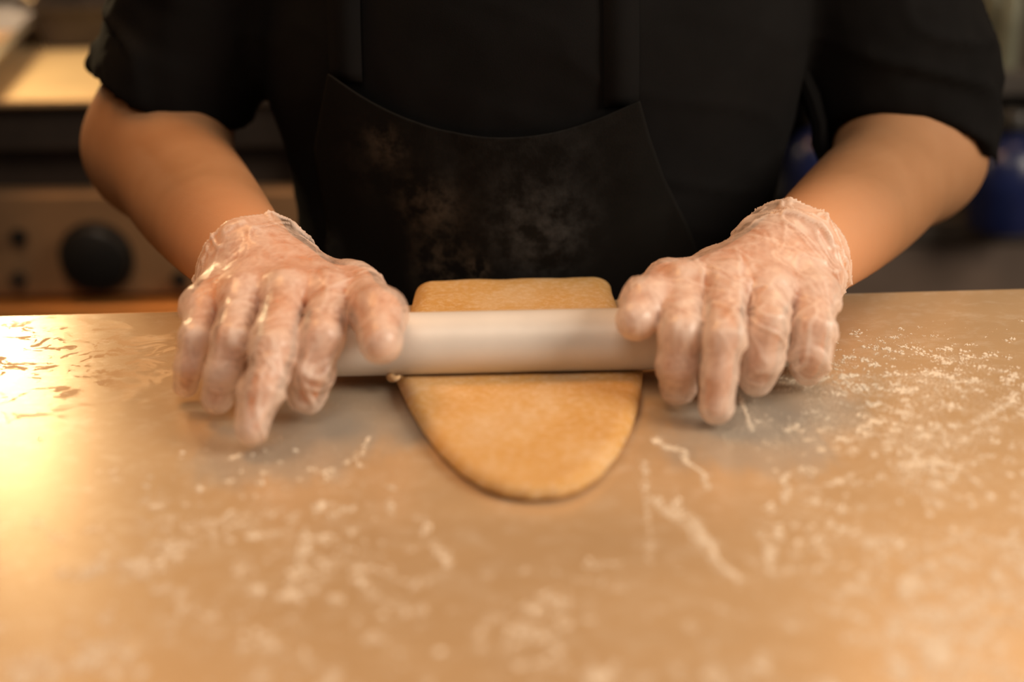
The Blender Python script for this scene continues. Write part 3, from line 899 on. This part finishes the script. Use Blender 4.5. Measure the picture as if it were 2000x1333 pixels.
hd = MB().tube([(XL + .1, BY - .02, -.27), (XL + .1, BY - .06, -.27), (XR - .1, BY - .06, -.27), (XR - .1, BY - .02, -.27)], .009, 10).build('handle', M['black'])
hd.parent = dr; hd.matrix_parent_inverse = Matrix.Translation(-o0)
part(MB().box((XR + .001, BY + .0, -.62), (XR + .018, BY + .029, -.0105), .002), 'side_trim', M['steel'], ck)
for lx in (XL + .06, XR - .06):
    for ly in (BY + .08, BY + .56):
        part(MB().lathe([(0, 0), (.02, 0), (.02, .08), (0, .08)], (lx, ly, FLOOR_Z), (0, 0, 1), 12), 'foot', M['black'], ck)

# things standing on the cooker
def tray(name, cx, cy, w, d, h, rz, z, mat, label):
    t = .0015; rim = .012
    mb = MB()
    prof = [(w/2 - .01, d/2 - .01, .002), (w/2, d/2, h), (w/2 + rim, d/2 + rim, h + .001), (w/2 + rim, d/2 + rim, h - .003), (w/2 - .001, d/2 - .001, h - .004), (w/2 - .013, d/2 - .013, 0)]
    vs = []
    for (a, b, zz) in prof: vs += [(-a, -b, zz), (a, -b, zz), (a, b, zz), (-a, b, zz)]
    fs = [(0, 1, 2, 3)]
    for j in range(len(prof) - 1):
        for k_ in range(4):
            k2 = (k_ + 1) % 4; fs.append((j*4+k_, j*4+k2, (j+1)*4+k2, (j+1)*4+k_))
    n_ = (len(prof) - 1) * 4; fs.append((n_ + 3, n_ + 2, n_ + 1, n_))
    o = mb.add(vs, fs).build(name, mat); o.location = (cx, cy, z); o.rotation_euler.z = rz
    return tag(o, label, 'tray')
A_, B_ = U(-10, 118, z=.034), U(88, 18, z=.034)
dv = (B_ - A_)[:2]; dl_ = float(np.linalg.norm(dv)); dv = dv / dl_; pv = np.array([-dv[1], dv[0]])
mid = (A_ + B_)[:2] / 2 + pv * (.10 + .012)
tray('steel_tray', mid[0], mid[1], .20, .44, .033, math.atan2(dv[1], dv[0]) - math.pi / 2, 0.0005, M['steel'], 'shallow steel tray with bright rims at the upper left corner')
tin_c = (-.45, 1.765)
pn = empty('roasting_tin', (*tin_c, .0005)); tag(pn, 'dark roasting tin at the back of the oven top', 'tin')
q = tray('tin_body', 0, 0, .20, .20, .050, 0, 0, M['dark'], 'x'); q.parent = pn
for key in ('label', 'category'): del q[key]
for sx in (-1, 1):
    hh = MB().tube([(sx * .112, -.04, .046), (sx * .13, -.035, .056), (sx * .13, .035, .056), (sx * .112, .04, .046)], .004, 8).build('handle', M['steel'], pn, True)
def cup(x, y, label):
    o = MB().lathe([(0, .001), (.014, .001), (.018, .012), (.0185, .035), (.016, .048), (.010, .055), (0, .057)], (0, 0, 0), (0, 0, 1), 24).build('steel_shaker', M['steel'], None, True)
    o.location = (x, y, 0.0005); return tag(o, label, 'shaker')
p = U(517, 140, z=.03); cup(p[0], p[1], 'small steel shaker seen between black sleeve and body')

# ------------------------------------------------------------------ background, right: shelving with blue jugs
SX0, SX1, SY = -.10, 1.35, 1.62
sh = empty('shelf_unit', (.6, SY, FLOOR_Z)); tag(sh, 'dark grey metal shelf unit behind the right arm', 'shelf'); o1 = Vector((.6, SY, FLOOR_Z))
for z0, d0 in ((-.03, 0), (-.20, -.02), (-.50, 0)):
    part(MB().box((SX0, SY + d0, z0 - .03), (SX1, SY + .45, z0), .003), 'shelf_board', M['shelf'], sh, False, o1)
part(MB().box((SX0, SY - .01, -.34), (SX1, SY + .01, -.232), .002), 'fascia', M['fascia'], sh, False, o1)
part(MB().box((SX0, SY + .452, FLOOR_Z + .02), (SX1, SY + .465, .05), 0), 'back_panel', M['dark'], sh, False, o1)
for px_ in (SX0 - .016, SX1 - .014 + .03):
    for py_ in (SY + .005, SY + .42):
        part(MB().box((px_ - .015, py_, FLOOR_Z), (px_ + .015, py_ + .03, .06), .002), 'post', M['shelf'], sh, False, o1)
def jug(px, py, z, h, r, label):
    p = U(px, py, z=z + h * .5)
    t = empty('jug', (p[0], p[1], z + .0005)); tag(t, label, 'jug', 'blue jugs on the shelf')
    MB().lathe([(0, 0), (r * .88, 0), (r * .95, .006), (r, h * .45), (r * .98, h * .72), (r * .6, h * .88), (r * .36, h * .92), (r * .36, h), (0, h)], (0, 0, 0), (0, 0, 1), 28).build('body', M['blue'], t, True)
    MB().lathe([(0, h), (r * .42, h), (r * .42, h + .018), (r * .36, h + .021), (0, h + .021)], (0, 0, 0), (0, 0, 1), 20).build('cap', M['black'], t, True)
    MB().tube([(r * .5, 0, h * .88), (r * .95, 0, h * .95), (r * 1.2, 0, h * .8), (r * 1.15, 0, h * .55), (r * .96, 0, h * .45)], .006, 8).build('handle', M['blue'], t, True)
    return t
jug(1968, 350, -.20, .115, .042, 'dark blue plastic jug at the right edge behind the elbow')
jug(1592, 330, -.20, .11, .035, 'dark blue plastic jug glimpsed between the body and right arm')
def bottle(px, py, label, r=.012, h=.12):
    p = U(px, py, z=.03)
    t = MB().lathe([(0, 0), (r * .95, 0), (r, .004), (r, h * .6), (r * .45, h * .76), (r * .4, h), (0, h)], (0, 0, 0), (0, 0, 1), 20).build('bottle', M['glassy'], None, True)
    t.location = (p[0], p[1], -.0295); return tag(t, label, 'bottle', 'bottles on the shelf top')
bottle(1938, 20, 'pale slim bottle on the shelf top, left of the two')
bottle(1976, 30, 'pale slim bottle on the shelf top, right of the two')
